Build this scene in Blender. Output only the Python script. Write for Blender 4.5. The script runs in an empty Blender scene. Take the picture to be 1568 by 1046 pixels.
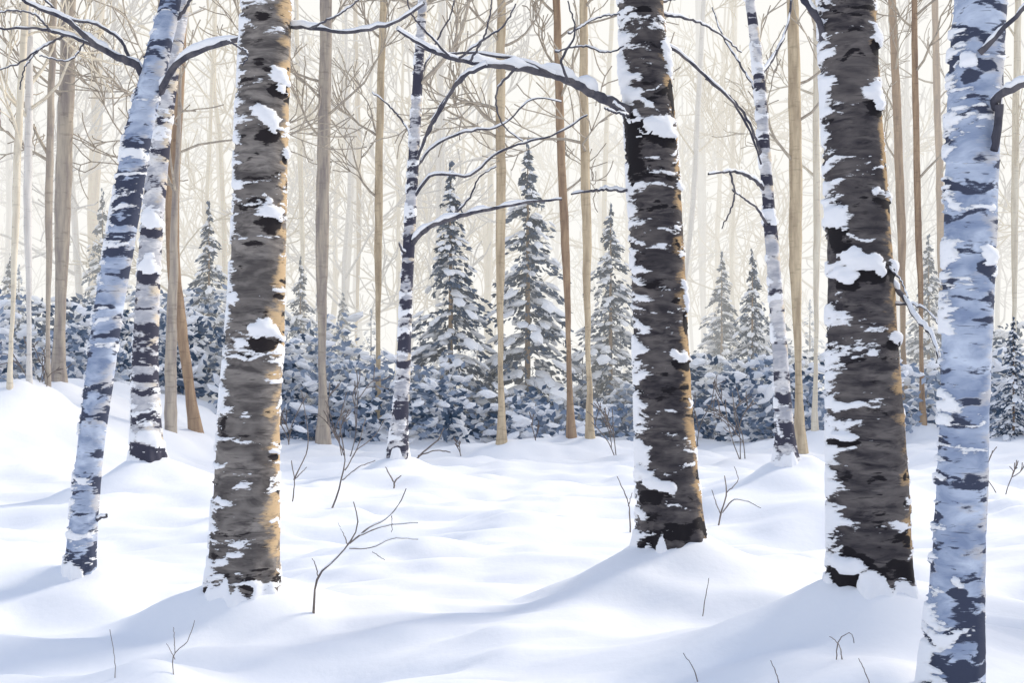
import bpy, math, random
import numpy as np
from mathutils import Vector
random.seed(7); rng=np.random.default_rng(7)
F=2178.0; CX=784.0; HY=590.0; CAMZ=1.6
sc=bpy.context.scene

# ---------------------------------------------------------------- noise
def _h(i,j,k,s):
    n=(i*374761393+j*668265263+k*2147483647+s*1274126177)&0xffffffff
    n=((n^(n>>13))*1274126177)&0xffffffff
    n=((n^(n>>16))*2246822519)&0xffffffff
    n=n^(n>>15)
    return (n&0xffffff)/float(0xffffff)
def vn(x,y,z,s=0):
    x,y,z=np.broadcast_arrays(np.asarray(x,float),np.asarray(y,float),np.asarray(z,float))
    i=np.floor(x).astype(np.int64);j=np.floor(y).astype(np.int64);k=np.floor(z).astype(np.int64)
    a=x-i;b=y-j;c=z-k
    a=a*a*(3-2*a);b=b*b*(3-2*b);c=c*c*(3-2*c)
    r=0
    for di in(0,1):
        for dj in(0,1):
            for dk in(0,1):
                w=(a if di else 1-a)*(b if dj else 1-b)*(c if dk else 1-c)
                r=r+w*_h(i+di,j+dj,k+dk,s)
    return r
def fbm(x,y,z,s=0,o=4,g=.5):
    t=0;A=1;n=0
    for q in range(o):
        t=t+A*vn(x*2**q,y*2**q,z*2**q,s+q*17);n+=A;A*=g
    return t/n
def sst(a,b,x):
    t=np.clip((x-a)/(b-a),0,1);return t*t*(3-2*t)

# ---------------------------------------------------------------- terrain
MOUNDS=[]
def H0(x,y):
    x=np.asarray(x,float);y=np.asarray(y,float)
    h=1.45*sst(5.6,10.,-x)*sst(17,29,y)
    h=h+0.5*sst(9,16,x)*sst(20,32,y)
    h=h+0.26*(fbm(x*.28+3,y*.33+1,0,5,2)-.5)*2*sst(5,9,y+0*x)
    h=h+0.34*np.exp(-((x+5.0)/1.6)**2-((y-11.5)/1.6)**2)
    h=h+1.2*(fbm(x*.02,y*.02,0,9,2)-.5)*sst(60,160,y)
    return h
def H(x,y):
    h=H0(x,y)
    x=np.asarray(x,float);y=np.asarray(y,float)
    xw=x+.5*(fbm(x*.8,y*.8,0,77,2)-.5)
    h=h+0.32*(fbm(xw*.75+9,y*1.05,0,21,2)-.5)
    h=h+0.24*(fbm(xw*1.2+y*.3,y*2.0,0,33,2)-.5)
    # wind-scoured ripples and small dents
    h=h+0.06*(fbm(xw*2.2-y*.8,y*5.0,0,55,2)-.5)
    for mx,my,a,r in MOUNDS:
        d=np.sqrt((x-mx)**2+(y-my)**2)
        if r<1.2: h=h+a*.75*np.exp(-(np.clip(d-.22,0,None)/(.40*r+.02))**1.25)+a*.42*np.exp(-(d/(1.35*r))**2)
        else: h=h+a*.8*np.exp(-(np.clip(d-.3,0,None)/(.45*r))**1.25)+a*.4*np.exp(-(d/(1.4*r))**2)
    return h
def P(px,py,d): return np.array([(px-CX)/F*d,d,CAMZ-(py-HY)/F*d])
def gp(px,py):
    ds=np.arange(4,110,.05);x=(px-CX)/F*ds;z=CAMZ-(py-HY)/F*ds
    b=np.nonzero(z<H0(x,ds))[0]
    return ds[b[0]] if len(b) else 60.

# ---------------------------------------------------------------- mesh builder
class MB:
    def __init__(s): s.V=[];s.Fq=[];s.M=[];s.A=[];s.n=0;s.tub={}
    def add(s,V,Fc,mat,att=None):
        V=np.asarray(V,float).reshape(-1,3);Fc=np.asarray(Fc,int)
        s.V.append(V);s.Fq.append(Fc+s.n);s.M.append(np.full(len(Fc),mat))
        s.A.append(att if att is not None else np.full((len(V),3),-1.));s.n+=len(V)
    def tube(s,pts,rad,sides,mat):
        s.tub.setdefault((len(pts),sides,mat),[]).append((np.asarray(pts,float),np.asarray(rad,float)))
    def flush(s):
        for (n,sd,mat),L in s.tub.items():
            Pn=np.stack([a for a,_ in L]);R=np.stack([b for _,b in L]);B=len(L)
            T=np.gradient(Pn,axis=1);T/=np.linalg.norm(T,axis=2,keepdims=True)+1e-9
            ref=np.array([.13,.97,.11]);N=np.cross(T,ref);N/=np.linalg.norm(N,axis=2,keepdims=True)+1e-9
            Bn=np.cross(T,N)
            th=np.arange(sd)/sd*2*np.pi
            V=Pn[:,:,None,:]+R[:,:,None,None]*(np.cos(th)[None,None,:,None]*N[:,:,None,:]+np.sin(th)[None,None,:,None]*Bn[:,:,None,:])
            i=np.arange(n-1)[:,None];j=np.arange(sd)[None,:];k=(j+1)%sd
            f=np.stack([i*sd+j+0*k,i*sd+k,(i+1)*sd+k,(i+1)*sd+j+0*k],-1).reshape(-1,4)
            f=(f[None]+(np.arange(B)*n*sd)[:,None,None]).reshape(-1,4)
            s.add(V.reshape(-1,3),f,mat)
        s.tub={}
    def obj(s,name,mats,smooth=True,coll=None):
        s.flush()
        V=np.concatenate(s.V);A=np.concatenate(s.A)
        me=bpy.data.meshes.new(name)
        me.vertices.add(len(V));me.vertices.foreach_set('co',V.astype(np.float32).ravel())
        tot=np.concatenate([np.full(len(f),f.shape[1]) for f in s.Fq])
        idx=np.concatenate([f.ravel() for f in s.Fq])
        me.loops.add(len(idx));me.loops.foreach_set('vertex_index',idx.astype(np.int32))
        me.polygons.add(len(tot));st=np.concatenate([[0],np.cumsum(tot)[:-1]])
        me.polygons.foreach_set('loop_start',st.astype(np.int32));me.polygons.foreach_set('loop_total',tot.astype(np.int32))
        me.polygons.foreach_set('material_index',np.concatenate(s.M).astype(np.int32))
        me.polygons.foreach_set('use_smooth',np.full(len(tot),smooth))
        for i,nm in enumerate(('snow','patch','tan')):
            a=me.attributes.new(nm,'FLOAT','POINT');a.data.foreach_set('value',A[:,i].astype(np.float32))
        for m in mats: me.materials.append(m)
        me.update(calc_edges=True);me.validate()
        o=bpy.data.objects.new(name,me);sc.collection.objects.link(o)
        return o

# ---------------------------------------------------------------- materials
class NT:
    def __init__(s,name):
        s.m=bpy.data.materials.new(name);s.m.use_nodes=True;s.t=s.m.node_tree;s.b=s.t.nodes['Principled BSDF']
        s.b.inputs['Roughness'].default_value=.85
        s.b.inputs['Specular IOR Level'].default_value=.2
        s.tc=s.n('ShaderNodeTexCoord')
    def n(s,t,**k):
        x=s.t.nodes.new(t)
        for a,b in k.items(): setattr(x,a,b)
        return x
    def l(s,a,b): s.t.links.new(a,b)
    def noise(s,scale,vec=(1,1,1),det=4,rough=.55,dist=0):
        mp=s.n('ShaderNodeMapping');mp.inputs['Scale'].default_value=vec
        s.l(s.tc.outputs['Object'],mp.inputs['Vector'])
        x=s.n('ShaderNodeTexNoise');x.inputs['Scale'].default_value=scale;x.inputs['Detail'].default_value=det
        x.inputs['Roughness'].default_value=rough;x.inputs['Distortion'].default_value=dist
        s.l(mp.outputs[0],x.inputs['Vector']);return x.outputs['Fac']
    def mr(s,v,a,b,c=0,d=1):
        x=s.n('ShaderNodeMapRange');x.inputs[1].default_value=a;x.inputs[2].default_value=b;x.inputs[3].default_value=c;x.inputs[4].default_value=d
        s.l(v,x.inputs[0]);return x.outputs[0]
    def math(s,op,a,b):
        x=s.n('ShaderNodeMath',operation=op)
        for i,v in enumerate((a,b)):
            if isinstance(v,(int,float)): x.inputs[i].default_value=v
            else: s.l(v,x.inputs[i])
        return x.outputs[0]
    def mix(s,f,a,b):
        x=s.n('ShaderNodeMix',data_type='RGBA')
        if isinstance(f,(int,float)): x.inputs[0].default_value=f
        else: s.l(f,x.inputs[0])
        for i,v in ((6,a),(7,b)):
            if isinstance(v,tuple): x.inputs[i].default_value=v+(1,)
            else: s.l(v,x.inputs[i])
        return x.outputs[2]
    def attr(s,nm):
        x=s.n('ShaderNodeAttribute',attribute_name=nm);return x.outputs['Fac']
    def bump(s,v,st,dist):
        x=s.n('ShaderNodeBump');x.inputs['Strength'].default_value=st;x.inputs['Distance'].default_value=dist
        s.l(v,x.inputs['Height']);s.l(x.outputs[0],s.b.inputs['Normal'])
    def col(s,c):
        if isinstance(c,tuple): s.b.inputs['Base Color'].default_value=c+(1,)
        else: s.l(c,s.b.inputs['Base Color'])
        return s.m
SNOW=(.89,.90,.93)
def mk_snow(name,sc1=3,bs=.25):
    t=NT(name);n=t.noise(sc1,det=5);c=t.mix(n,(.87,.89,.93),(.93,.93,.94))
    t.bump(t.noise(14,det=6),bs,.02);return t.col(c)
m_ground=mk_snow('snow_ground_mat',1.2,.18)
m_snow=mk_snow('snow_mat',8,.3)
def mk_bark(name,base1,base2,patchc,sunlit_tanc,streak=(5,5,22)):
    t=NT(name)
    n=t.noise(1,streak,5,.6,.6);c=t.mix(t.mr(n,.38,.64),base1,base2)
    w=t.noise(1,(2.2,2.2,4),3,.5,1.);c=t.mix(t.mr(w,.42,.62,0,.7),c,base1)
    w2=t.noise(1,(3.5,3.5,7),3,.5,1.);c=t.mix(t.mr(w2,.5,.68,0,.5),c,base2)
    fine=t.noise(1,(14,14,70),5,.7)
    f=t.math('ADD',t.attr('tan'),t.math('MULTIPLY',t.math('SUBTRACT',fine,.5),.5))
    c=t.mix(t.mr(f,-.04,.12,0,.85),c,sunlit_tanc)  # warm sunlit tone mixed into the bark colour
    f=t.math('ADD',t.attr('patch'),t.math('MULTIPLY',t.math('SUBTRACT',fine,.5),.32))
    c=t.mix(t.mr(f,-.01,.03),c,patchc)
    le=t.noise(1,(9,9,110),2,.5);c=t.mix(t.mr(le,.66,.70,0,.6),c,patchc)
    f=t.math('ADD',t.attr('snow'),t.math('MULTIPLY',t.math('SUBTRACT',fine,.5),.36))
    sn=t.mr(f,-.008,.014);c=t.mix(sn,c,SNOW)
    hgt=t.math('ADD',t.math('MULTIPLY',fine,.5),sn);t.bump(hgt,.5,.015)
    return t.col(c)
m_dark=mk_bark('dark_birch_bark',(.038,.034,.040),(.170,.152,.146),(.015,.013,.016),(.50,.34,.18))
m_grey=mk_bark('grey_birch_bark',(.085,.076,.075),(.30,.272,.25),(.024,.020,.022),(.60,.43,.25))
m_pale=mk_bark('pale_birch_bark',(.24,.30,.44),(.60,.67,.80),(.055,.065,.105),(.56,.55,.56),(4,4,9))
m_white=mk_bark('white_birch_bark',(.38,.39,.44),(.80,.78,.77),(.055,.055,.08),(.66,.56,.42),(4,4,9))
def mk_plain(name,a,b,v=(9,9,1.2),snow=False):
    t=NT(name);n=t.noise(1,v,5,.6);c=t.mix(t.mr(n,.35,.65),a,b)
    n2=t.noise(1,(3,3,14),4,.6);c=t.mix(t.mr(n2,.56,.66,0,.35),c,tuple(x*.5 for x in a))
    t.bump(n,.5,.02);return t.col(c)
m_tan=mk_plain('tan_bark',(.42,.33,.23),(.67,.55,.38))
m_brown=mk_plain('brown_bark',(.26,.18,.13),(.46,.33,.22))
m_gbrown=mk_plain('greybrown_bark',(.30,.26,.24),(.53,.46,.37))
m_far=mk_plain('frosted_far_bark',(.66,.58,.46),(.82,.75,.61))  # pale bark colour stands in for distance haze
m_far2=mk_plain('frosted_far_bark_grey',(.64,.61,.58),(.79,.76,.72))  # greyer variant, haze likewise put into the bark colour
m_twig=mk_plain('dark_twig_bark',(.050,.052,.075),(.15,.14,.15))
m_btwig=mk_plain('brown_twig_bark',(.13,.11,.11),(.26,.22,.19))
m_mtwig=mk_plain('mid_twig_bark',(.36,.31,.26),(.56,.49,.39))
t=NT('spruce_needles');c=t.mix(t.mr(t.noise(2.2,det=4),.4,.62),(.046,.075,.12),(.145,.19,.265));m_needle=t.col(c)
t=NT('frosted_needles');c=t.mix(t.mr(t.noise(1.5,det=4),.35,.65),(.14,.19,.28),(.40,.46,.56));m_needle2=t.col(c)  # paler, greyer needle tone for the thicket

# ---------------------------------------------------------------- trunks
def spl(pts,n):
    pts=np.asarray(pts,float);k=len(pts)
    if k<3:
        t=np.linspace(0,1,n)[:,None];return pts[0]*(1-t)+pts[-1]*t
    d=np.concatenate([[0],np.cumsum(np.linalg.norm(np.diff(pts[:,:2],axis=0),axis=1))])
    tt=np.linspace(0,d[-1],n);out=[]
    m=np.gradient(pts,d,axis=0)
    for q in tt:
        i=min(max(np.searchsorted(d,q)-1,0),k-2);h=d[i+1]-d[i];u=(q-d[i])/h
        out.append((2*u**3-3*u**2+1)*pts[i]+(u**3-2*u**2+u)*h*m[i]+(-2*u**3+3*u**2)*pts[i+1]+(u**3-u**2)*h*m[i+1])
    return np.array(out)
def trunk(mb,ctrl,d,mat,seed,style,clumps=(),S=96,dens=.012,total=None,ly=.0,fs=1.,line=.30,pb=0.):
    w=np.array([[*P(a,b,d),c/2/F*d] for a,b,c in ctrl])
    z=w[:,2]
    base=w[0].copy();base[2]-=.35;base[3]*=1.1
    sl=(w[-1]-w[-2])/(w[-1,2]-w[-2,2])
    top=total or (z[-1]+5)
    tp=w[-1]+sl*(top-z[-1])*.8;tp[2]=top;tp[3]=w[-1,3]*.45
    w=np.vstack([base,w,tp]);z=w[:,2]
    zz=np.concatenate([np.arange(z[0],w[-2,2]+.2,dens),np.linspace(w[-2,2]+.25,top,30)])
    def sm(v):
        r=np.interp(zz,z,v);k=int(.25/dens);pad=np.pad(r,k,mode='reflect',reflect_type='odd')
        return np.convolve(pad,np.ones(2*k+1)/(2*k+1),'valid')
    cx,cy,r=sm(w[:,0]),sm(w[:,1])+ly*(zz-z[1]),sm(w[:,3])
    th=np.arange(S)/S*2*np.pi
    ct,st=np.cos(th)[None],np.sin(th)[None];Z=zz[:,None];R=r[:,None]
    X=ct*R;Y=st*R
    low=fbm(X*3+seed,Y*3,Z*1.5,seed,3)-.5
    gx,gy=w[1,0],d-w[1,3]                 # snow line on the side that faces the clearing
    gl=float(H(gx,gy))+line
    hb=Z-gl
    flare=np.exp(-np.clip(hb+.02,0,None)/.13)
    lob=.07*np.cos(th*6+seed)[None]*flare+.06*np.cos(th*11+2*seed)[None]*flare+.05*flare
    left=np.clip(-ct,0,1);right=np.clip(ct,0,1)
    Zw=Z+(.06/fs)*(fbm(X*6*fs,Y*6*fs,Z*7*fs,seed+7,2)-.5)*2
    n1=fbm(X*4*fs+11,Y*4*fs,Zw*18*fs,seed+1,5,.62);lo=fbm(X*1.2*fs,Y*1.2*fs,Z*1.6*fs,seed+5,2)-.5
    n2=fbm(X*4*fs+31,Y*4*fs,Zw*15*fs,seed+2,4,.6);n3=fbm(X*6*fs,Y*6*fs,Z*12*fs,seed+3,3)
    n4=fbm(X*9*fs,Y*9*fs,Z*14*fs,seed+4,3,.6)
    if style=='dark':
        Sf=n1+.23*left**2+.08*right**4+.16*lo-.656
        Pf=n2+.10*lo-.67
        Tf=.55*right**1.4+(n3-.5)*.9-.405  # tan bark flecks, weighted right to paint in the warm sunlit side
    else:
        Sf=n1+.14*left**2+.12*lo-.645
        Pf=n2+.06*np.abs(ct)+.24*lo-.60+pb
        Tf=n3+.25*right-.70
    # jagged wedges of snow climbing from the ground between dark root ridges
    jag=fbm(X*11*fs,Y*11*fs,Z*2.0,seed+9,2)
    Sf=np.maximum(Sf,(jag-.46)*1.7-np.clip(hb,-.05,None)*3.0)
    Pf=np.maximum(Pf,np.exp(-((hb-.10)/.14)**2)*.33+(n3-.5)-.24)
    kn=np.zeros_like(Sf)
    for (py,a,wd,hh) in clumps:
        zc=CAMZ-(py-HY)/F*d;ang=math.radians(-90+a)
        da=(th-ang+np.pi)%(2*np.pi)-np.pi
        du=da[None]*R/wd;dz=(Z-zc+.35*hh*du)/hh
        rag=(n4-.5)*3.2
        q=.9-np.sqrt(du**2+dz**2)+rag*.8
        inn=(np.abs(du)<1.5)&(np.abs(dz)<1.5)
        Sf=np.where(inn,np.maximum(Sf,q*.35),Sf)
        kn=np.where(inn,np.maximum(kn,np.clip(q,0,1)**.6),kn)
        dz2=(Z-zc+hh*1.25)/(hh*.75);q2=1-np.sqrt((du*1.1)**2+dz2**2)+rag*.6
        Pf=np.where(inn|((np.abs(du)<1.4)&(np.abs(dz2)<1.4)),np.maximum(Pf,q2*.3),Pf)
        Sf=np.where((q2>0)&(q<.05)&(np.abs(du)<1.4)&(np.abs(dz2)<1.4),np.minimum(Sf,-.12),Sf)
    disp=.009*sst(-.01,.05,Sf)*(1+1.0*left)+.03*kn+low*.10*R+lob*R+.012*(n3-.5)
    RR=R+disp
    V=np.stack([cx[:,None]+ct*RR,cy[:,None]+st*RR,Z+0*ct],-1)
    n=len(zz);i=np.arange(n-1)[:,None];j=np.arange(S)[None];k=(j+1)%S
    f=np.stack([i*S+j,i*S+k,(i+1)*S+k,(i+1)*S+j],-1).reshape(-1,4)
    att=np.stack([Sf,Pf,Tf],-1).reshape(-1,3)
    mb.add(V.reshape(-1,3),f,mat,att)
    return lambda zq:(np.interp(zq,zz,cx),np.interp(zq,zz,cy),np.interp(zq,zz,r)),top
def branch(mb,pts,d0,d1,w0,w1,mat,snowmat=None,n=26,sides=7,jit=1.2,snow=1.0):
    q=spl([(a,b) for a,b in pts],n);t=np.linspace(0,1,n)
    q[1:]+=rng.normal(0,jit,(n-1,2))*.6
    dd=d0+(d1-d0)*t
    W=np.stack([(q[:,0]-CX)/F*dd,dd,CAMZ-(q[:,1]-HY)/F*dd],-1)
    r=(w0+(w1-w0)*t**.8)/2/F*dd
    mb.tube(W,r*rng.uniform(.85,1.15,n),sides,mat)
    if snowmat is not None:
        T=np.gradient(W,axis=0);hz=np.linalg.norm(T[:,:2],axis=1)/np.linalg.norm(T,axis=1)
        rs=r*snow*hz*np.clip(vn(np.arange(n)*.35,0,len(pts)+w0,3)*1.8,.25,1.3)
        W2=W.copy();W2[:,2]+=r*.5+rs*.6
        mb.tube(W2,rs+.0005,sides,snowmat)
def grow(mb,p,dr,L,r,lev,mat,sides=4,n=8,up=.25,wig=.16,spread=.6,kids=(4,5,3),rmin=.006):
    p=np.array(p,float);dr=np.array(dr,float);dr/=np.linalg.norm(dr)
    pts=[p.copy()];st=L/(n-1);drs=[dr.copy()]
    bend=rng.normal(0,.07,3)
    for i in range(n-1):
        dr=dr+rng.normal(0,wig,3)+bend;dr[2]+=up*.3;dr/=np.linalg.norm(dr)
        p=p+dr*st;pts.append(p.copy());drs.append(dr.copy())
    rad=np.maximum(r*(1-.75*np.linspace(0,1,n)),rmin)
    mb.tube(pts,rad,sides,mat)
    if lev>0:
        k=kids[-lev] if lev<=len(kids) else 3
        for _ in range(k):
            i=rng.integers(2,n-1);sd=rng.normal(0,1,3);sd-=sd.dot(drs[i])*drs[i];sd/=np.linalg.norm(sd)
            nd=drs[i]+sd*spread*rng.uniform(.6,1.3)
            grow(mb,pts[i],nd,L*rng.uniform(.4,.65),rad[i]*.62,lev-1,mat,sides,max(5,n-1),up,wig,spread,kids,rmin)
def crown(mb,fn,zlo,zhi,cnt,L,mat,lev=2,r=.03,rmin=.006,sides=4,side=None):
    for _ in range(cnt):
        z=rng.uniform(zlo,zhi);x,y,rr=fn(z);a=rng.uniform(0,2*np.pi)
        dr=(math.cos(a),math.sin(a)*.8,rng.uniform(.2,1.0))
        grow(mb,(x,y,z),dr,L*rng.uniform(.6,1.2)*(1.15-.5*(z-zlo)/(zhi-zlo+.01)),min(r,rr*.5),lev,mat,sides=sides,rmin=rmin)

def mound(px,d,a,r):
    MOUNDS.append(((px-CX)/F*d,d,a,r))
BM=[m_dark,m_snow,m_twig,m_mtwig]
# depths chosen so the visible snow line on each trunk falls at the photographed height
def solve(px,py,w,a,r):
    best=None
    for d in np.arange(6,40,.02):
        x=(px-CX)/F*d;rt=w/2/F*d
        MOUNDS.append((x,d,a,r));z=float(H(x,d-rt));MOUNDS.pop()
        e=HY+(CAMZ-z)/(d-rt)*F
        if e<=py: best=d;break
    return best
dD=solve(372,918,112,.30,.8);mound(372,dD,.30,.8)
dE=solve(1028,838,106,.40,.95);mound(1028,dE,.40,.95)
dF=solve(1332,908,128,.34,.9);mound(1332,dF,.34,.9)
dA=solve(121,887,46,.14,.5);mound(121,dA,.14,.5)
dB=solve(228,705,52,.45,1.3);mound(228,dB,.45,1.3)
dH=solve(608,702,32,.3,1.2);mound(608,dH,.3,1.2)
dI=solve(1205,714,38,.35,1.2);mound(1205,dI,.35,1.2)
# ---- D big left
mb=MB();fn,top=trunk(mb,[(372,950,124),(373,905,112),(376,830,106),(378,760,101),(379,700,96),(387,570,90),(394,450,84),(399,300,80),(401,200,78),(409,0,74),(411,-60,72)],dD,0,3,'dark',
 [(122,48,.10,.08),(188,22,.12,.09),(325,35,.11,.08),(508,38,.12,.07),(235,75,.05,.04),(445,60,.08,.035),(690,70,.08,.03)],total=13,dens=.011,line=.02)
crown(mb,fn,5.5,12,14,2.2,2,2,.035)
mb.obj('birch_tree',[m_grey]+BM[1:])
# ---- E big mid
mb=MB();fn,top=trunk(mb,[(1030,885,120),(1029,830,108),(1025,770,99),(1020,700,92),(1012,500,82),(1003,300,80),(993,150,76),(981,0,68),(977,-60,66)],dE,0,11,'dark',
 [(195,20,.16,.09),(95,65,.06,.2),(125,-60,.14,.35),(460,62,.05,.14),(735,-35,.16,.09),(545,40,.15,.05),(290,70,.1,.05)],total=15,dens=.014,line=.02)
b=lambda p,d0,d1,w0,w1,m=2,s=1,**k:branch(mb,p,d0,d1,w0,w1,m,s,**k)
b([(985,190),(950,163),(915,146),(875,125),(830,110),(780,102),(735,97),(690,88),(650,70),(610,45)],dE,dE-1.2,19,4,n=60,snow=1.45,sides=9)
b([(745,99),(705,120),(680,160),(655,205),(640,235)],dE-.9,dE-.7,7,3)
b([(850,115),(800,92),(760,85),(715,80),(670,82),(640,70)],dE-.5,dE-.9,6,2.5)
b([(700,90),(740,60),(770,40),(790,5)],dE-.9,dE-1,4,2.5)
b([(690,88),(655,50),(630,20),(620,-20)],dE-1,dE-1.2,4,2)
b([(790,103),(760,140),(770,190),(800,215)],dE-.8,dE-.6,4,2)
b([(720,93),(745,45),(755,-10)],dE-1,dE-1.2,4,2)
b([(940,158),(960,175),(940,170),(925,165)],dE-.3,dE-.5,5,3)
b([(970,293),(930,290),(905,291),(875,297)],dE,dE-.4,6,3)
b([(870,125),(860,95),(880,50),(870,0)],dE-.6,dE-.6,5,2)
b([(850,78),(900,70),(930,80),(955,70)],dE-.4,dE-.1,3,2.5)
b([(870,50),(920,25),(950,20)],dE-.5,dE-.2,3,2.5)
b([(1005,60),(1045,85),(1085,120),(1125,160),(1150,205),(1165,250)],dE,dE+.6,6,3)
b([(1010,20),(1060,30),(1100,50),(1135,80)],dE,dE+.6,5,2)
b([(1000,5),(1040,-5),(1080,-20)],dE,dE+.6,5,3)
crown(mb,fn,6.5,14,14,2.4,2,2,.04)
mb.obj('birch_tree',BM)
# ---- F big right
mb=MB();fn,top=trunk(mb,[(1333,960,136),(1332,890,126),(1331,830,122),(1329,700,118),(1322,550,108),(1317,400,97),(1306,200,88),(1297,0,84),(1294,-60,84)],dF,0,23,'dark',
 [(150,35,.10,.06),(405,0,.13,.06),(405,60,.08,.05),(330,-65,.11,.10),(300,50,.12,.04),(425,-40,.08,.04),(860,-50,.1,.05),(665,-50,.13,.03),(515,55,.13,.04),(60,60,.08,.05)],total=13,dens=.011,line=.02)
b([(1262,75),(1258,40),(1240,10),(1215,-20)],dF,dF-.2,14,9,n=14)
b([(1352,425),(1380,450),(1405,490),(1428,515),(1440,560)],dF,dF-.5,9,4,snow=1.4)
b([(1352,470),(1385,465),(1420,475),(1440,500)],dF,dF-.4,5,2)
b([(1345,395),(1380,430),(1390,455)],dF,dF-.4,5,2)
crown(mb,fn,5.5,12,14,2.4,2,2,.04)
mb.obj('birch_tree',BM)
# ---- G right front, pale
dG=6.6
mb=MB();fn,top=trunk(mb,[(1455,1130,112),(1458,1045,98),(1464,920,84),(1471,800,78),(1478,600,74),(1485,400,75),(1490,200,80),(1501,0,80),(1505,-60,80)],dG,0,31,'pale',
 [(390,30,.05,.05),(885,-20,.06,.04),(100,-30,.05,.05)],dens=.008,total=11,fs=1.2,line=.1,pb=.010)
b([(1522,165),(1528,148),(1545,138),(1568,128),(1610,112)],dG-.1,dG-.4,16,8,n=16)
b([(1522,230),(1528,190),(1530,160)],dG-.15,dG-.15,12,14,n=8)
b([(1500,80),(1530,50),(1560,20),(1600,-25)],dG-.12,dG-.3,10,6,n=14)
crown(mb,fn,4.2,10,12,1.8,2,2,.03)
mb.obj('birch_tree',[m_pale]+BM[1:]);mound(1455,dG,.12,.5)
# ---- A left slim pale
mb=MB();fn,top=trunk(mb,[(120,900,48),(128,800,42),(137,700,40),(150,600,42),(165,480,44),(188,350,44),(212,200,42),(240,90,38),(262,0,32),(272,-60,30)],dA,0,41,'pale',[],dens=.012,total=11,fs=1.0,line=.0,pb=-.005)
b([(222,125),(208,98),(188,90),(150,70),(120,45),(95,25),(60,12),(20,-10)],dA,dA-.6,14,4,n=34)
b([(190,92),(150,72),(100,52),(50,42),(-10,44)],dA-.1,dA-.6,7,3)
b([(198,98),(186,62),(150,38),(100,25),(60,-10)],dA,dA-.2,6,3)
b([(100,52),(60,75),(20,100),(-20,110)],dA-.3,dA-.5,4,2)
b([(80,48),(50,20),(20,15),(-10,20)],dA-.4,dA-.5,4,2)
b([(130,62),(110,90),(60,85)],dA-.4,dA-.5,3,2)
b([(60,75),(40,100),(30,135)],dA-.4,dA-.5,3,2)
b([(245,140),(270,98),(310,75),(370,58),(430,38),(475,42),(530,48),(600,35),(650,5)],dA,dD-.8,12,4,n=40,snow=1.2)
b([(250,70),(262,40),(285,10),(300,-20)],dA,dA,8,5)
b([(475,42),(520,20),(560,-10)],dD-.55,dD-.6,4,2)
b([(350,62),(380,85),(370,100)],dD-.4,dD-.5,4,2)
b([(147,798),(155,792),(163,792)],dA,dA-.1,6,4,n=6)
crown(mb,fn,5.2,10,10,1.8,2,2,.025)
mb.obj('birch_tree',[m_pale]+BM[1:])
# ---- B white birch left mid
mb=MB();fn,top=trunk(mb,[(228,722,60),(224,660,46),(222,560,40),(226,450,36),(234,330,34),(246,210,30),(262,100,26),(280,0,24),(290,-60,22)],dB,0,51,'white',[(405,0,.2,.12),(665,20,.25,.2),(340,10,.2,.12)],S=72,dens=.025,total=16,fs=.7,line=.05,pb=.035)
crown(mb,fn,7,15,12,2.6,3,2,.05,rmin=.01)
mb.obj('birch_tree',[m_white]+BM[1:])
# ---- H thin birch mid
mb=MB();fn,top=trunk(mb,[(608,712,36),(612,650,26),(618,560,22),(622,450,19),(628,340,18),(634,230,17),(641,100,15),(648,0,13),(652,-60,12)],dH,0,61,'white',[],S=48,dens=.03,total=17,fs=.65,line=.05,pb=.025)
b([(626,378),(650,352),(690,335),(740,322),(790,312),(860,305)],dH,dH-1.5,10,3,n=30,snow=1.2)
b([(632,305),(660,268),(720,268),(760,235),(800,218),(850,205),(900,175)],dH,dH-1.5,5,2.5,n=30)
b([(635,260),(665,222),(700,205),(770,190),(820,150),(860,155)],dH,dH+1,5,2,n=30)
b([(636,250),(655,200),(690,140),(720,110)],dH,dH-1,5,3)
b([(626,390),(615,382),(610,372)],dH,dH-.3,6,3,n=8)
b([(690,335),(720,300),(735,270),(760,255)],dH-.4,dH-.6,4,2)
b([(634,230),(620,190),(600,165),(570,140)],dH,dH+1,4,2)
b([(640,120),(670,60),(690,20),(700,-20)],dH,dH+1,4,2)
crown(mb,fn,5.5,16,14,2.4,3,2,.04,rmin=.011)
mb.obj('birch_tree',[m_white]+BM[1:])
# ---- I birch right mid
mb=MB();fn,top=trunk(mb,[(1205,724,42),(1201,650,28),(1196,560,24),(1188,450,22),(1180,350,20),(1172,250,18),(1165,150,18),(1158,70,16),(1148,0,15),(1142,-60,14)],dI,0,71,'white',[(330,0,.2,.12)],S=48,dens=.03,total=17,fs=.65,line=.05,pb=.035)
b([(1172,292),(1145,268),(1118,262),(1085,267)],dI,dI-.8,7,3)
b([(1168,250),(1155,205),(1140,175),(1120,150),(1080,120)],dI,dI-.5,5,3)
b([(1160,120),(1185,85),(1205,40),(1215,-20)],dI,dI+1,7,3)
b([(1163,150),(1135,100),(1110,60),(1090,10)],dI,dI+1,5,2)
b([(1118,262),(1125,300),(1105,350)],dI-.6,dI-.6,4,2)
b([(1178,350),(1160,320),(1120,290)],dI,dI-.6,5,2)
crown(mb,fn,6,16,12,2.4,3,2,.04,rmin=.011)
mb.obj('birch_tree',[m_white]+BM[1:])

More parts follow.
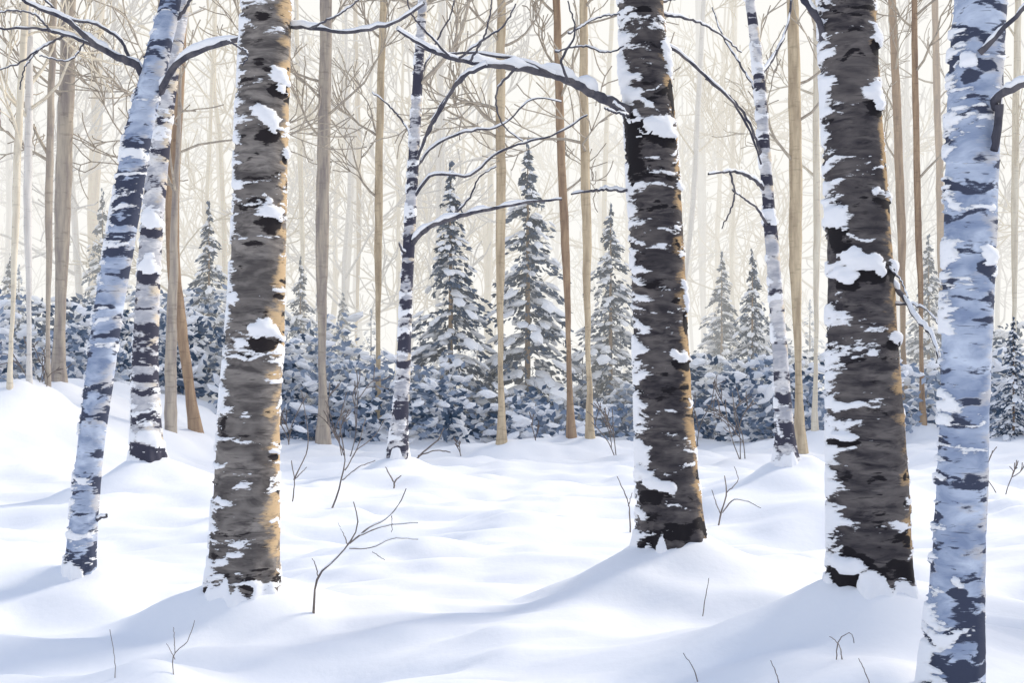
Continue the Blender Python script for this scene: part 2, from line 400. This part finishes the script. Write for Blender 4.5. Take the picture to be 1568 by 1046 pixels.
# ---- plain mid trunks
PL=[(88,605,98,300,106,0,26,m_gbrown),(134,560,143,250,150,0,19,m_tan),(305,690,268,430,276,0,22,m_brown),(262,685,262,500,270,300,16,m_gbrown),
(495,695,495,340,500,0,22,m_gbrown),(578,672,580,330,584,0,13,m_tan),(768,698,769,340,769,0,16,m_tan),(876,685,866,340,857,0,14,m_brown),
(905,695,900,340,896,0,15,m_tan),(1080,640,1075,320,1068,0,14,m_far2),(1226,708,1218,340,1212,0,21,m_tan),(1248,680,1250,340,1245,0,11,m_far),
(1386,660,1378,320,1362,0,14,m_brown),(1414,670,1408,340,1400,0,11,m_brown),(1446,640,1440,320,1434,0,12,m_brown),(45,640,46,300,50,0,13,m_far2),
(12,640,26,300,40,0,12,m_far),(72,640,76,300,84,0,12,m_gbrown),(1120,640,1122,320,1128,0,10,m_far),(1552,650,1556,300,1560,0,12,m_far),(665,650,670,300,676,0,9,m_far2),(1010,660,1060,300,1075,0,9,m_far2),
(540,650,548,300,540,0,8,m_tan),(930,650,925,300,935,0,8,m_far),(470,650,462,300,455,0,8,m_far)]
for i,(x0,y0,x1,y1,x2,y2,w,m) in enumerate(PL):
    d=gp(x0,y0);mb=MB();q=spl([(x0,y0+8,w*1.5),(x0+(x1-x0)*.15,y0-30,w*1.05),(x1,y1,w*.95),(x2,y2,w*.82),(x2+(x2-x1)*.3,-90,w*.75)],40)
    if x0==262: q=spl([(x0,y0+8,w*1.3),(262,500,w),(268,300,w*.6),(274,180,w*.4),(276,100,w*.2)],40)
    q[2:,0]+=np.cumsum(rng.normal(0,.5,38))*.9
    W=np.array([[*P(a,b_,d)] for a,b_,_ in q]);r=q[:,2]/2/F*d
    W=np.vstack([W[0]-[0,0,.4],W]);r=np.concatenate([[r[0]*1.1],r])*rng.uniform(.95,1.05,41)
    if x0!=262:
        e=W[-1]+[0.3,0,4.5];W=np.vstack([W,e]);r=np.append(r,r[-1]*.3)
    mb.tube(W,r,14,0)
    f=lambda z,W=W,r=r:(np.interp(z,W[:,2],W[:,0]),np.interp(z,W[:,2],W[:,1]),np.interp(z,W[:,2],r))
    zt=W[-2,2]
    crown(mb,f,2.5+.3*zt,zt+2,6,2.8,1,2,.035,rmin=.013)
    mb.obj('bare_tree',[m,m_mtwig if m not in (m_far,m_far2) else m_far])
    MOUNDS.append((W[0,0],d,.26,1.0))

# ---- distant trees, haze put into their pale bark colour
mb=MB()
for i in range(64):
    d=rng.uniform(50,86);x=rng.uniform(-.42,.42)*d
    Ht=rng.uniform(17,26);r0=rng.uniform(.08,.18);z0=float(H0(x,d))-.3
    n=12;zz=np.linspace(z0,z0+Ht,n);lean=rng.normal(0,.03)
    W=np.stack([x+lean*(zz-z0)+np.cumsum(rng.normal(0,.09,n)),d+np.cumsum(rng.normal(0,.07,n)),zz],-1);r=r0*(1-.7*np.linspace(0,1,n))
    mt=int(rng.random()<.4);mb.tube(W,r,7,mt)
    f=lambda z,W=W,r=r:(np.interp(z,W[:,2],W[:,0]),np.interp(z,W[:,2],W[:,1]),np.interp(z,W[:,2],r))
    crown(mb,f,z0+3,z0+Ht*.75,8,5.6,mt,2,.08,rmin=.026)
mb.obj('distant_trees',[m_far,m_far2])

# ---------------------------------------------------------------- snow blobs / leaves
import bmesh
def ico(sub):
    bm=bmesh.new();bmesh.ops.create_icosphere(bm,subdivisions=sub,radius=1)
    V=np.array([v.co[:] for v in bm.verts]);Fc=np.array([[v.index for v in f.verts] for f in bm.faces]);bm.free();return V,Fc
I1=ico(1);I2=ico(2)
def blobs(mb,C,A,B,Cc,mat,base=I1,rag=.28):
    V0,F0=base;N=len(C);k=len(V0)
    j=1+rng.uniform(-rag,rag,(N,k,1))
    V=C[:,None]+j*(V0[None,:,0:1]*A[:,None]+V0[None,:,1:2]*B[:,None]+V0[None,:,2:3]*Cc[:,None])
    mb.add(V.reshape(-1,3),(F0[None]+(np.arange(N)*k)[:,None,None]).reshape(-1,3),mat)
def leaves(mb,C,A,B,mat):
    N=len(C);V=np.stack([C-A,C-B,C+A,C+B],1)
    mb.add(V.reshape(-1,3),np.arange(N*4).reshape(-1,4),mat)
def spruce_arr(Ht,Rb,nw,nb,nl,seed):
    g=np.random.default_rng(seed);bc=[];ba=[];bb=[];bz=[];lc=[];la=[];lb=[]
    for w in range(nw):
        f=w/(nw-1);z0=Ht*(.03+.95*f**.95);L0=Rb*(1-f)**.85+.10
        for k in range(max(4,int(nb*(1-.45*f)))):
            a=g.uniform(0,2*np.pi);L=L0*g.uniform(.6,1.2);er=np.array([math.cos(a),math.sin(a),0]);et=np.array([-er[1],er[0],0])
            zz=z0+g.normal(0,.08)
            def pt(t): return er*L*t+np.array([0,0,zz+.12*L*t-.42*L*t*t])
            for t in (g.uniform(.3,.55),g.uniform(.65,.98)):
                if g.random()<.72:
                    s=L*g.uniform(.12,.21)+.03
                    bc.append(pt(t)+[0,0,.05]+et*g.normal(0,.1*L));sl=np.array([0,0,.12-.84*t]);dv=er+sl;dv/=np.linalg.norm(dv)
                    ba.append(dv*s*1.15);bb.append(et*s*.75);bz.append(np.array([0,0,s*.28+.015]))
            for _ in range(nl):
                t=g.uniform(.1,1.05);sd=g.uniform(-1,1);c=pt(t)+et*sd*(.30*L*(1-t*.6))+[0,0,-.04-g.uniform(0,.12)]
                dv=er*.8+et*sd*.9+np.array([0,0,-.45])+g.normal(0,.25,3);dv/=np.linalg.norm(dv)
                s=g.uniform(.07,.16)*(.65+.4*L/Rb);q=np.cross(dv,g.normal(0,1,3));q/=np.linalg.norm(q)
                lc.append(c);la.append(dv*s);lb.append(q*s*.45)
    for _ in range(14):
        z=Ht*g.uniform(.95,1.03);lc.append([g.normal(0,.03),g.normal(0,.03),z]);la.append([0,0,.1]);lb.append([.03*g.normal(),.03*g.normal(),0])
    return [np.array(v,float) for v in (bc,ba,bb,bz,lc,la,lb)]
def put_spruce(mb,arr,s=1,off=(0,0,0),mn=0,ms=1,Ht=8,tm=2,base=I1):
    o=np.array(off,float);bc,ba,bb,bz,lc,la,lb=[a*s for a in arr]
    blobs(mb,bc+o,ba,bb,bz,ms,base);leaves(mb,lc+o,la,lb,mn)
    mb.tube([o+[0,0,-.3],o+[0,0,Ht*s*.5],o+[0,0,Ht*s*.98]],[.012*Ht*s,.008*Ht*s,.01],6,tm)
SV=[]
for s_ in range(3):
    a=spruce_arr(8,1.75,30,9,17,100+s_);mb=MB();put_spruce(mb,a)
    mb.flush();o=mb.obj('spruce_tree',[m_needle,m_snow,m_brown],smooth=False);SV.append(o)
SP=[(690,262,42,1.0),(808,225,43,1.0),(935,322,44,1.),(320,318,44,1.),(157,298,48,.8),(460,400,46,.9),(1105,395,48,1),(1152,385,44,.8),(1422,368,47,.9),(1552,492,33,1.),(15,395,48,1.0),(525,455,50,1)]
for i,(px,py,d,wf) in enumerate(SP):
    x=(px-CX)/F*d;zt=CAMZ-(py-HY)/F*d;z0=float(H0(x,d))-.15;s=(zt-z0)/8
    if i<3: o=SV[i]
    else:
        o=bpy.data.objects.new('spruce_tree',SV[i%3].data);sc.collection.objects.link(o)
    o.location=(x,d,z0);o.scale=(s*wf,s*wf,s);o.rotation_euler=(0,0,i*1.3)
# unseen spruces and a bare tree added off frame to shade the foreground snow
for (x,y,s) in ((7.6,11.2,.8),(6.2,8.2,.55),(4.6,6.6,.4)):
    o=bpy.data.objects.new('spruce_tree',SV[1].data);sc.collection.objects.link(o)
    o.location=(x,y,-.1);o.scale=(s,s,s)
for (x,y) in ((5.6,9.4),):
    mb=MB();W=np.array([[x,y,-.3],[x+.05,y,2],[x+.1,y,6],[x,y+.1,11]]);r=np.array([.17,.14,.11,.03]);mb.tube(W,r,14,0)
    f=lambda z,W=W,r=r:(np.interp(z,W[:,2],W[:,0]),np.interp(z,W[:,2],W[:,1]),np.interp(z,W[:,2],r))
    crown(mb,f,3.5,10,14,2.2,1,2,.03);mb.obj('bare_tree',[m_gbrown,m_mtwig])

# thicket of young snowy spruces and shrubs
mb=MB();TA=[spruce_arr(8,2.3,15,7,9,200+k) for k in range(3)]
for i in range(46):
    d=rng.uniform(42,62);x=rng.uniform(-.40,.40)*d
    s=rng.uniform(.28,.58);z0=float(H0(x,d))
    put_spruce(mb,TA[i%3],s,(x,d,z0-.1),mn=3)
N=400
for i in range(N):
    d=rng.uniform(37.5,54);x=rng.uniform(-.40,.40)*d;px=CX+x/d*F
    z0=float(H0(x,d));h=rng.uniform(.4,2.4)*(1.25 if abs(x/d)>.12 else .8)*(.55+.9*float(vn(x*.25,d*.2,0,91)))
    k=int(7+h*7);w=rng.uniform(.5,1.2)
    zz=rng.uniform(0,1,k)**.8*h
    C=np.stack([x+rng.normal(0,w*.5,k),d+rng.normal(0,w*.5,k),z0+zz],-1)
    s=rng.uniform(.08,.2,k)[:,None]
    a=rng.normal(0,.35,k);ex=np.stack([np.cos(a),0*a,np.sin(a)],-1);ey=np.tile([0,1.,0],(k,1));ez=np.stack([-np.sin(a),0*a,np.cos(a)],-1)
    blobs(mb,C,ex*s*1.5,ey*s,ez*s*.6,1)
    kl=int(28+h*28);C=np.stack([x+rng.normal(0,w*.55,kl),d-.25+rng.normal(0,w*.55,kl),z0+rng.uniform(0,1,kl)*h],-1)
    a=rng.uniform(-.3,1.3,kl)*rng.choice([-1,1],kl);s=rng.uniform(.06,.15,kl)[:,None]
    A=np.stack([np.cos(a),rng.normal(0,.3,kl),np.sin(a)],-1)*s;B=np.stack([-np.sin(a),rng.normal(0,.3,kl),np.cos(a)],-1)*s*.5
    leaves(mb,C,A,B,0 if rng.random()<.45 else 3)
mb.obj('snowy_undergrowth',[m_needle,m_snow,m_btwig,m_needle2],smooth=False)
# bare shrubs in front of the thicket
def shrub(px,py,hpx,nst,mat,w=3.,name='bare_shrub'):
    d=gp(px,py);x=(px-CX)/F*d;z0=float(H(x,d))-.08;mb=MB();L=hpx/F*d
    for k in range(nst):
        a=rng.uniform(0,2*np.pi)
        grow(mb,(x+rng.normal(0,.05),d,z0),(math.cos(a)*.35,math.sin(a)*.2,1),L*rng.uniform(.7,1.1),w/2/F*d,2,0,sides=5,up=.15,wig=.10,spread=.7,kids=(2,3),rmin=.0007*d/2)
    mb.obj(name,[mat])
for px,py,h,n in ((65,640,60,2),(440,690,100,2),(528,700,120,3),(945,705,90,2),(820,690,60,1),(1140,705,120,3),(1070,680,100,2),(700,700,40,1),(1540,760,80,2),(395,650,90,1),(1175,660,110,3),(40,600,110,2)):
    shrub(px,py,h,n,m_btwig,1.9)
# foreground saplings
def sap(strokes,base,mat=m_btwig,name='sapling',snow=False):
    d=gp(*base)
    for _ in range(6):   # settle on the real snow surface
        z=float(H((base[0]-CX)/F*d,d));d=.5*d+.5*(CAMZ-z)/(base[1]-HY)*F
    mb=MB()
    for pts,w0,w1 in strokes:
        pts=[list(p) for p in pts]
        if pts[0]==list(base): pts[0][1]+=14
        branch(mb,pts,d,d+rng.uniform(-.12,.12),w0*.85,w1*.8,0,1 if snow else None,n=14,sides=6,jit=.6,snow=.9)
    mb.obj(name,[mat,m_snow])
sap([([(480,937),(482,905),(490,878),(515,855),(535,832),(548,800),(541,768)],5,2),([(535,832),(565,808),(590,795),(612,770),(622,748)],3.5,1.6),([(550,820),(590,805),(615,802),(640,800)],2.6,1.5),
 ([(532,833),(525,815),(517,800)],2.4,1.5),([(535,840),(570,838),(600,825),(640,826)],2.4,1.4),([(570,845),(590,858)],2,1.4),([(488,885),(481,860),(478,855)],2.4,1.5),([(600,790),(600,815)],1.6,1.2)],(480,937),snow=True)
sap([([(503,778),(520,745),(528,700),(520,650),(530,600)],3.5,1.5),([(528,720),(545,690),(560,640)],2.5,1.4),([(524,735),(550,715),(575,705)],2.2,1.4),([(526,690),(505,650),(500,620)],2,1.2),([(545,690),(575,665),(590,640)],1.8,1.2)],(503,778))
sap([([(446,772),(450,730),(446,705)],3,1.8),([(450,735),(470,690),(462,600)],2.6,1.4),([(450,735),(470,715)],2,1.4)],(446,772))
sap([([(1098,815),(1104,785),(1112,760),(1110,728)],4,2),([(1106,785),(1125,765),(1145,768),(1165,778)],2.6,1.5),([(1112,755),(1130,735),(1125,715)],2,1.3),([(1104,790),(1095,765),(1090,750)],2,1.3)],(1098,815),snow=True)
sap([([(965,808),(962,770),(945,730)],3,1.5),([(962,775),(968,755)],2,1.3)],(965,808))
sap([([(604,748),(606,735),(615,728)],4,2),([(604,740),(590,715)],3,2)],(604,748))
sap([([(622,712),(650,690),(672,672),(680,655)],4,2),([(640,698),(665,690),(690,692)],3,2)],(622,712))
sap([([(268,1035),(268,1000),(285,985),(298,950)],2.2,1.2),([(268,1000),(266,960)],1.8,1.2),([(268,1010),(255,985)],1.6,1.2)],(268,1035),name='dry_grass')
sap([([(176,1043),(176,1010),(168,965)],1.8,1.2)],(176,1043),name='dry_grass')
sap([([(1280,1010),(1290,975),(1302,970),(1308,985)],2.4,1.4),([(1290,1013),(1283,985),(1270,975)],2.4,1.4)],(1280,1010),name='dry_grass')
sap([([(1076,930),(1082,905),(1086,885)],2,1.2)],(1076,930),name='dry_grass')
sap([([(1072,1044),(1060,1020),(1046,1000)],2.4,1.4)],(1072,1044),name='dry_grass')
sap([([(1196,1049),(1188,1030),(1180,1012)],2.4,1.4)],(1196,1049),name='dry_grass')
sap([([(1338,1049),(1325,1030),(1315,1008)],2.4,1.4)],(1338,1049),name='dry_grass')
sap([([(1248,782),(1252,765),(1256,740)],2.2,1.2),([(1248,782),(1238,775),(1232,765)],1.8,1.2)],(1248,782),name='dry_grass')

# ---------------------------------------------------------------- ground
u=np.linspace(-1,1,580);xs=3*np.sinh(4.9*u)
v=np.linspace(-2.05,5.5,680);ys=9+5*np.sinh(v)
X,Y=np.meshgrid(xs,ys);Z=H(X,Y)
nx=len(xs);ny=len(ys);i=np.arange(ny-1)[:,None];j=np.arange(nx-1)[None]
f=np.stack([i*nx+j,i*nx+j+1,(i+1)*nx+j+1,(i+1)*nx+j],-1).reshape(-1,4)
mb=MB();mb.add(np.stack([X,Y,Z],-1).reshape(-1,3),f,0);mb.obj('snow_ground',[m_ground])

# ---------------------------------------------------------------- mist in the forest; its own emission stands in for scattered light
bpy.ops.mesh.primitive_cube_add(size=1,location=(0,150,11.5));mo=bpy.context.object;mo.name='mist';mo.scale=(300,220,29)
mm=bpy.data.materials.new('mist_mat');mm.use_nodes=True;nt=mm.node_tree;nt.nodes.clear()
o_=nt.nodes.new('ShaderNodeOutputMaterial');ab=nt.nodes.new('ShaderNodeVolumeAbsorption');em=nt.nodes.new('ShaderNodeEmission');ad=nt.nodes.new('ShaderNodeAddShader')
DEN=.033
ab.inputs[0].default_value=(0,0,0,1);ab.inputs[1].default_value=DEN
em.inputs[0].default_value=(1,.988,.95,1);em.inputs[1].default_value=DEN
nt.links.new(ab.outputs[0],ad.inputs[0]);nt.links.new(em.outputs[0],ad.inputs[1]);nt.links.new(ad.outputs[0],o_.inputs['Volume'])
mo.data.materials.append(mm)

# ---------------------------------------------------------------- light
S=Vector((.80,.42,.62)).normalized();el=math.asin(S.z);az=math.atan2(S.x,S.y)
w=bpy.data.worlds.new('World');sc.world=w;w.use_nodes=True;nt=w.node_tree;nt.nodes.clear()
out=nt.nodes.new('ShaderNodeOutputWorld');sky=nt.nodes.new('ShaderNodeTexSky');sky.sky_type='NISHITA';sky.sun_disc=False
sky.sun_elevation=el;sky.sun_rotation=az;sky.dust_density=2
b1=nt.nodes.new('ShaderNodeBackground');b1.inputs[1].default_value=.12;nt.links.new(sky.outputs[0],b1.inputs[0])
b2=nt.nodes.new('ShaderNodeBackground');b2.inputs[0].default_value=(1,.99,.95,1);b2.inputs[1].default_value=1.0
b3=nt.nodes.new('ShaderNodeBackground');b3.inputs[0].default_value=(.47,.58,.82,1);b3.inputs[1].default_value=.6
ad=nt.nodes.new('ShaderNodeAddShader');nt.links.new(b1.outputs[0],ad.inputs[0]);nt.links.new(b3.outputs[0],ad.inputs[1])
tc=nt.nodes.new('ShaderNodeTexCoord');sp=nt.nodes.new('ShaderNodeSeparateXYZ');nt.links.new(tc.outputs['Generated'],sp.inputs[0])
mr=nt.nodes.new('ShaderNodeMapRange');mr.inputs[1].default_value=.27;mr.inputs[2].default_value=.55;mr.inputs[3].default_value=0;mr.inputs[4].default_value=1
nt.links.new(sp.outputs[2],mr.inputs[0])
mx=nt.nodes.new('ShaderNodeMixShader');nt.links.new(mr.outputs[0],mx.inputs[0]);nt.links.new(b2.outputs[0],mx.inputs[1]);nt.links.new(ad.outputs[0],mx.inputs[2]);nt.links.new(mx.outputs[0],out.inputs[0])
L=bpy.data.lights.new('sun','SUN');L.energy=2.9;L.angle=math.radians(12);L.color=(1,.92,.78)
lo=bpy.data.objects.new('sun',L);lo.rotation_euler=S.to_track_quat('Z','Y').to_euler();sc.collection.objects.link(lo)
cam=bpy.data.cameras.new('camera');co=bpy.data.objects.new('camera',cam);sc.collection.objects.link(co);sc.camera=co
cam.sensor_width=36;cam.lens=36*F/1568;cam.shift_y=(HY-522.5)/1568;cam.clip_end=2000;cam.clip_start=.1
co.location=(0,0,CAMZ);co.rotation_euler=(math.pi/2,0,0)
sc.view_settings.view_transform='Standard';sc.view_settings.look='None';sc.view_settings.exposure=0
